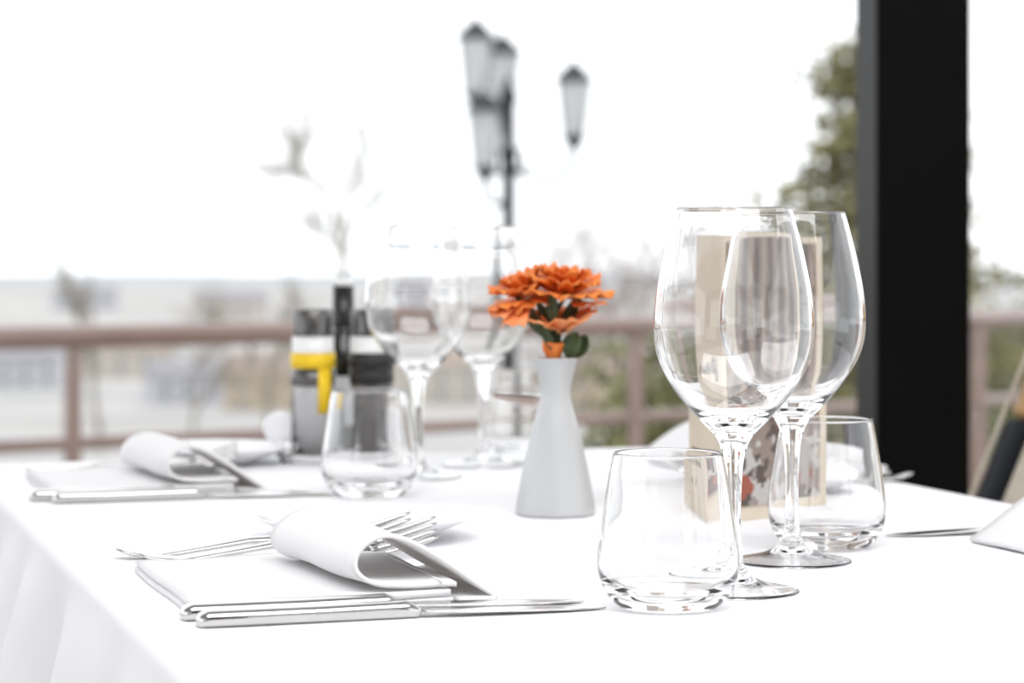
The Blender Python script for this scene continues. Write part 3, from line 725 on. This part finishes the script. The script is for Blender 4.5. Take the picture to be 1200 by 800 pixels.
# ------------------------------------------------------------------ trees
def branch_tree(seed, h, r0, spread, levels, twig, up=0.25, nkids=(3, 5), first=0.35):
    q = random.Random(seed); mb = MB(); ends = []
    def grow(p, d, ln, r, lv):
        n = 5; pts = [p]; rr = [r]; dd = d.copy()
        for i in range(n):
            dd = (dd + Vector((q.uniform(-1, 1), q.uniform(-1, 1), q.uniform(-.6, 1) * .8)) * .13 + Vector((0, 0, up * .12))).normalized()
            pts.append(pts[-1] + dd * ln / n); rr.append(max(r * (1 - .55 * (i + 1) / n), twig))
        mb.tube(pts, rr, 6 if lv == 0 else 4, cap=False)
        if lv >= levels: ends.append((pts[-1], dd)); return
        for k in range(q.randint(*nkids) + (3 if lv == 0 else 0)):
            f = q.uniform(first if lv == 0 else .2, 1.0); idx = min(int(f * n), n - 1); b = pts[idx].lerp(pts[idx + 1], f * n - idx)
            az = q.uniform(0, 2 * PI); tilt = q.uniform(.5, 1.1) * spread
            ax = dd.orthogonal().normalized(); ax = Matrix.Rotation(az, 3, dd) @ ax
            nd_ = (Matrix.Rotation(tilt, 3, ax) @ dd).normalized()
            grow(b, nd_, ln * q.uniform(.45, .7), max(r * .5, twig), lv + 1)
    grow(Vector((0, 0, 0)), Vector((0, 0, 1)), h * .62, r0, 0)
    return mb, ends
def leaf_cards(mb, c, n, rad, size, q, squash=0.8):
    for _ in range(n):
        v = Vector((q.gauss(0, .5), q.gauss(0, .5), q.gauss(0, .5) * squash)) * rad
        a = Vector((q.uniform(-1, 1), q.uniform(-1, 1), q.uniform(-1, 1))).normalized(); b = a.orthogonal().normalized()
        s_ = size * q.uniform(.6, 1.3); p = Vector(c) + v; n_ = a.cross(b) * s_ * .15
        mb.add([p - a * s_, p + b * s_ * .35 + n_, p + a * s_, p - b * s_ * .35 + n_], [(0, 1, 2, 3)])
def bare_tree(label, px, ptop, y, seed, m, r0=.12, spread=.8, levels=4, twig=.008, nk=(3, 4)):
    b = seen(px, 300, y); zg_ = ground_z(y); h = seen(px, ptop, y).z - zg_
    t = thing('bare_tree', label, 'tree', (b.x, y, zg_), 0, 'leafless trees beyond the railing')
    mb, ends = branch_tree(seed, h, r0, spread, levels, twig, nkids=nk)
    mz = max(v[2] for v in mb.v); s_ = h / mz
    mb.v = [(x * s_, yy * s_, z * s_) for x, yy, z in mb.v]
    mb.build('trunk_and_branches', m, t, fixn=False)
    return t
def limb_tree(label, y, px, limbs, m, seed, ntw):
    b = seen(px, 300, y); zg_ = ground_z(y); q = random.Random(seed)
    t = thing('bare_tree', label, 'tree', (b.x, y, zg_), 0, 'leafless trees beyond the railing')
    mb = MB()
    for pts, ra, rb in limbs:
        dy = 0.0; P = []
        for k, (x, yy) in enumerate(pts):
            p = seen(x, yy, y); dy += q.uniform(-.35, .35) if k else 0
            P.append(Vector((p.x - b.x, dy, p.z - zg_)))
        P = spline(P, 5); n = len(P)
        mb.tube(P, [ra + (rb - ra) * i / (n - 1) for i in range(n)], 7, cap=False)
        if rb < .04:
            for k in range(ntw):
                i = int(q.uniform(.25, 1) * (n - 1)); d = (P[min(i + 1, n - 1)] - P[max(i - 1, 0)]).normalized()
                v = (d + Vector((q.uniform(-1, 1), q.uniform(-1, 1), q.uniform(-.3, .9)))).normalized(); l = q.uniform(.25, .75)
                e = P[i] + v * l; w2 = v.orthogonal().normalized() * l * .12
                mb.tube([P[i], P[i] + v * l * .5 + w2, e], [.009, .006, .003], 4, cap=False)
                for h_ in range(3):
                    v2 = (v + Vector((q.uniform(-1, 1), q.uniform(-1, 1), q.uniform(-.4, .8))) * .8).normalized(); o_ = P[i].lerp(e, q.uniform(.3, 1))
                    mb.tube([o_, o_ + v2 * l * .5], [.005, .0025], 4, cap=False)
    mb.build('trunk_and_branches', m, t, fixn=False)
b40 = seen(403, 300, 40); gy = 300 + F * (TOP + HC - ground_z(40)) / 40
limb_tree('tall pale leafless tree behind the condiment set', 40, 403,
          [([(403, gy), (405, 420), (402, 335), (398, 285)], .09, .06), ([(398, 285), (388, 245), (372, 218), (350, 200), (338, 160), (330, 118)], .05, .012),
           ([(372, 218), (350, 204), (322, 205)], .03, .01), ([(350, 200), (352, 165), (357, 130)], .03, .01), ([(398, 285), (408, 235), (422, 190), (430, 145)], .045, .012),
           ([(402, 320), (412, 270), (440, 235), (470, 215)], .035, .01), ([(400, 300), (380, 275), (362, 262)], .025, .008)], M['bark'], 5, 34)
bare_tree('leafless reddish tree to the right of the orange flower', 735, 225, 60, 8, M['bark_red'], .09, .8, 5, .006, (3, 4))
bare_tree('small leafless tree farther right, behind the flower stem', 655, 250, 75, 9, M['bark_red'], .10, .8, 5, .006, (3, 4))
bare_tree('slim distant leafless tree over the left end of the railing', 118, 272, 150, 4, M['bark'], .25, .3, 3, .03)
bare_tree('distant bushy leafless tree above the middle of the left railing', 225, 318, 220, 5, M['bark'], .3, .9, 4, .03)
bare_tree('distant leafless tree just left of the condiment set', 312, 312, 200, 6, M['bark'], .3, .8, 4, .03)
def leafy(name, label, px, ptop, y, width, seed, m, group, layers, cards, size, cone=True, zb=None):
    b = seen(px, 300, y); zg_ = ground_z(y) if zb is None else zb; h = seen(px, ptop, y).z - zg_
    q = random.Random(seed)
    t = thing(name, label, 'tree' if cone else 'shrub', (b.x, y, zg_), 0, group)
    tr_ = MB(); fo = MB(); tr_.tube([(0, 0, 0), (.03, 0, h * .5), (0, 0, h * .97)], [.16, .10, .02], 8)
    for k in range(layers):
        f = (k + q.random()) / layers
        z = h * (.12 + .86 * f)
        R = width / 2 * ((1 - f) ** .75 if cone else math.sin(PI * (.15 + .8 * f)) ** .6) * q.uniform(.65, 1.1) + .1
        az = q.uniform(0, 2 * PI); e = Vector((R * math.cos(az), R * math.sin(az), z + (-.06 if cone else .1) * R))
        tr_.tube([(0, 0, z), tuple(e * .5 + Vector((0, 0, z * .5 + .05))), tuple(e)], [.04, .025, .01], 5, cap=False)
        for j in range(4):
            w_ = (j + 1.2) / 4.2
            leaf_cards(fo, Vector((0, 0, z)).lerp(e, w_), cards, .30 if cone else .45, size, q, .6)
    tr_.build('trunk', M['bark'], t, fixn=False); fo.build('foliage', m, t, smooth=False, fixn=False)
    return t
leafy('conifer_tree', 'olive green conifer rising behind the black column', 1022, 35, 19, 4.1, 21, M['needles'], 'evergreens beyond the railing', 110, 18, .085)
leafy('evergreen_shrub', 'olive shrub below the railing, left of the menu card', 775, 398, 14.5, 0.7, 23, M['shrub'], 'shrubs below the railing', 22, 30, .09, False)
leafy('evergreen_shrub', 'olive shrub below the railing, just left of the black column', 960, 372, 36, 3.0, 24, M['shrub'], 'shrubs below the railing', 34, 30, .09, False)
leafy('evergreen_shrub', 'olive shrub between the black column and the chair', 1180, 375, 25, 2.2, 25, M['shrub'], 'shrubs below the railing', 34, 30, .09, False)
leafy('evergreen_shrub', 'low olive shrub behind the front wine glass', 865, 420, 28, 1.6, 26, M['shrub'], 'shrubs below the railing', 24, 30, .09, False)

# ------------------------------------------------------------------ town houses in the valley
hw_ = [mat('cream_render', (0.52, 0.48, 0.43), .85, 0, .05, .3), mat('pale_grey_render', (0.50, 0.50, 0.53), .85, 0, .05, .3), mat('sandy_render', (0.46, 0.39, 0.30), .85, 0, .05, .3)]
hr_ = [mat('grey_roof_tiles', (0.34, 0.33, 0.35), .8, 0, .1, .5), mat('tan_roof_tiles', (0.40, 0.33, 0.28), .8, 0, .1, .5)]
hp_ = mat('window_panes', (0.24, 0.26, 0.28), .2)
def house(label, px, y, wd, dp, hh, rh, rz, wi, ri):
    b = seen(px, 300, y)
    t = thing('house', label, 'house', (b.x, y, ground_z(y + dp) - .3), rz, 'houses in the valley')
    MB().box((0, 0, hh / 2), (wd, dp, hh)).build('walls', hw_[wi], t, False)
    o = .5
    vs = [(-wd / 2 - o, -dp / 2 - o, hh), (wd / 2 + o, -dp / 2 - o, hh), (wd / 2 + o, dp / 2 + o, hh), (-wd / 2 - o, dp / 2 + o, hh), (-wd / 2, 0, hh + rh), (wd / 2, 0, hh + rh)]
    MB().add(vs, [(0, 1, 5, 4), (2, 3, 4, 5), (1, 2, 5), (3, 0, 4), (3, 2, 1, 0)]).build('roof', hr_[ri], t, False)
    MB().box((wd * .25, 0, hh + rh * .9), (.7, .7, 1.8)).build('chimney', hw_[wi], t, False)
    for k in range(3):
        for fz in (.3, .72):
            MB().box(((k - 1) * wd * .3, -dp / 2 - .02, hh * fz), (1.1, .12, 1.5)).build('window_pane', hp_, t, False)
house('pale house low on the left, below the railing end', 30, 480, 14, 9, 6, 3, .2, 1, 0)
house('cream house right of the left railing post', 150, 520, 18, 10, 6, 3, -.15, 0, 1)
house('grey house below the middle of the left railing', 215, 430, 13, 9, 5, 3, .3, 1, 0)
house('sandy house just left of the condiment set', 322, 400, 15, 10, 7, 3, -.1, 2, 1)
house('cream house behind the pair of blurred wine glasses', 515, 430, 17, 10, 7, 3, .1, 0, 1)
house('sandy house behind the vase neck', 705, 380, 15, 10, 8, 3, .15, 2, 1)
house('distant pale house above the left rail', 100, 1150, 30, 14, 8, 4, .1, 1, 0)
house('distant cream house over the rail near the condiment set', 270, 1000, 28, 14, 8, 4, -.2, 0, 0)
house('distant grey house left of the flower', 470, 900, 24, 14, 8, 4, .2, 1, 0)
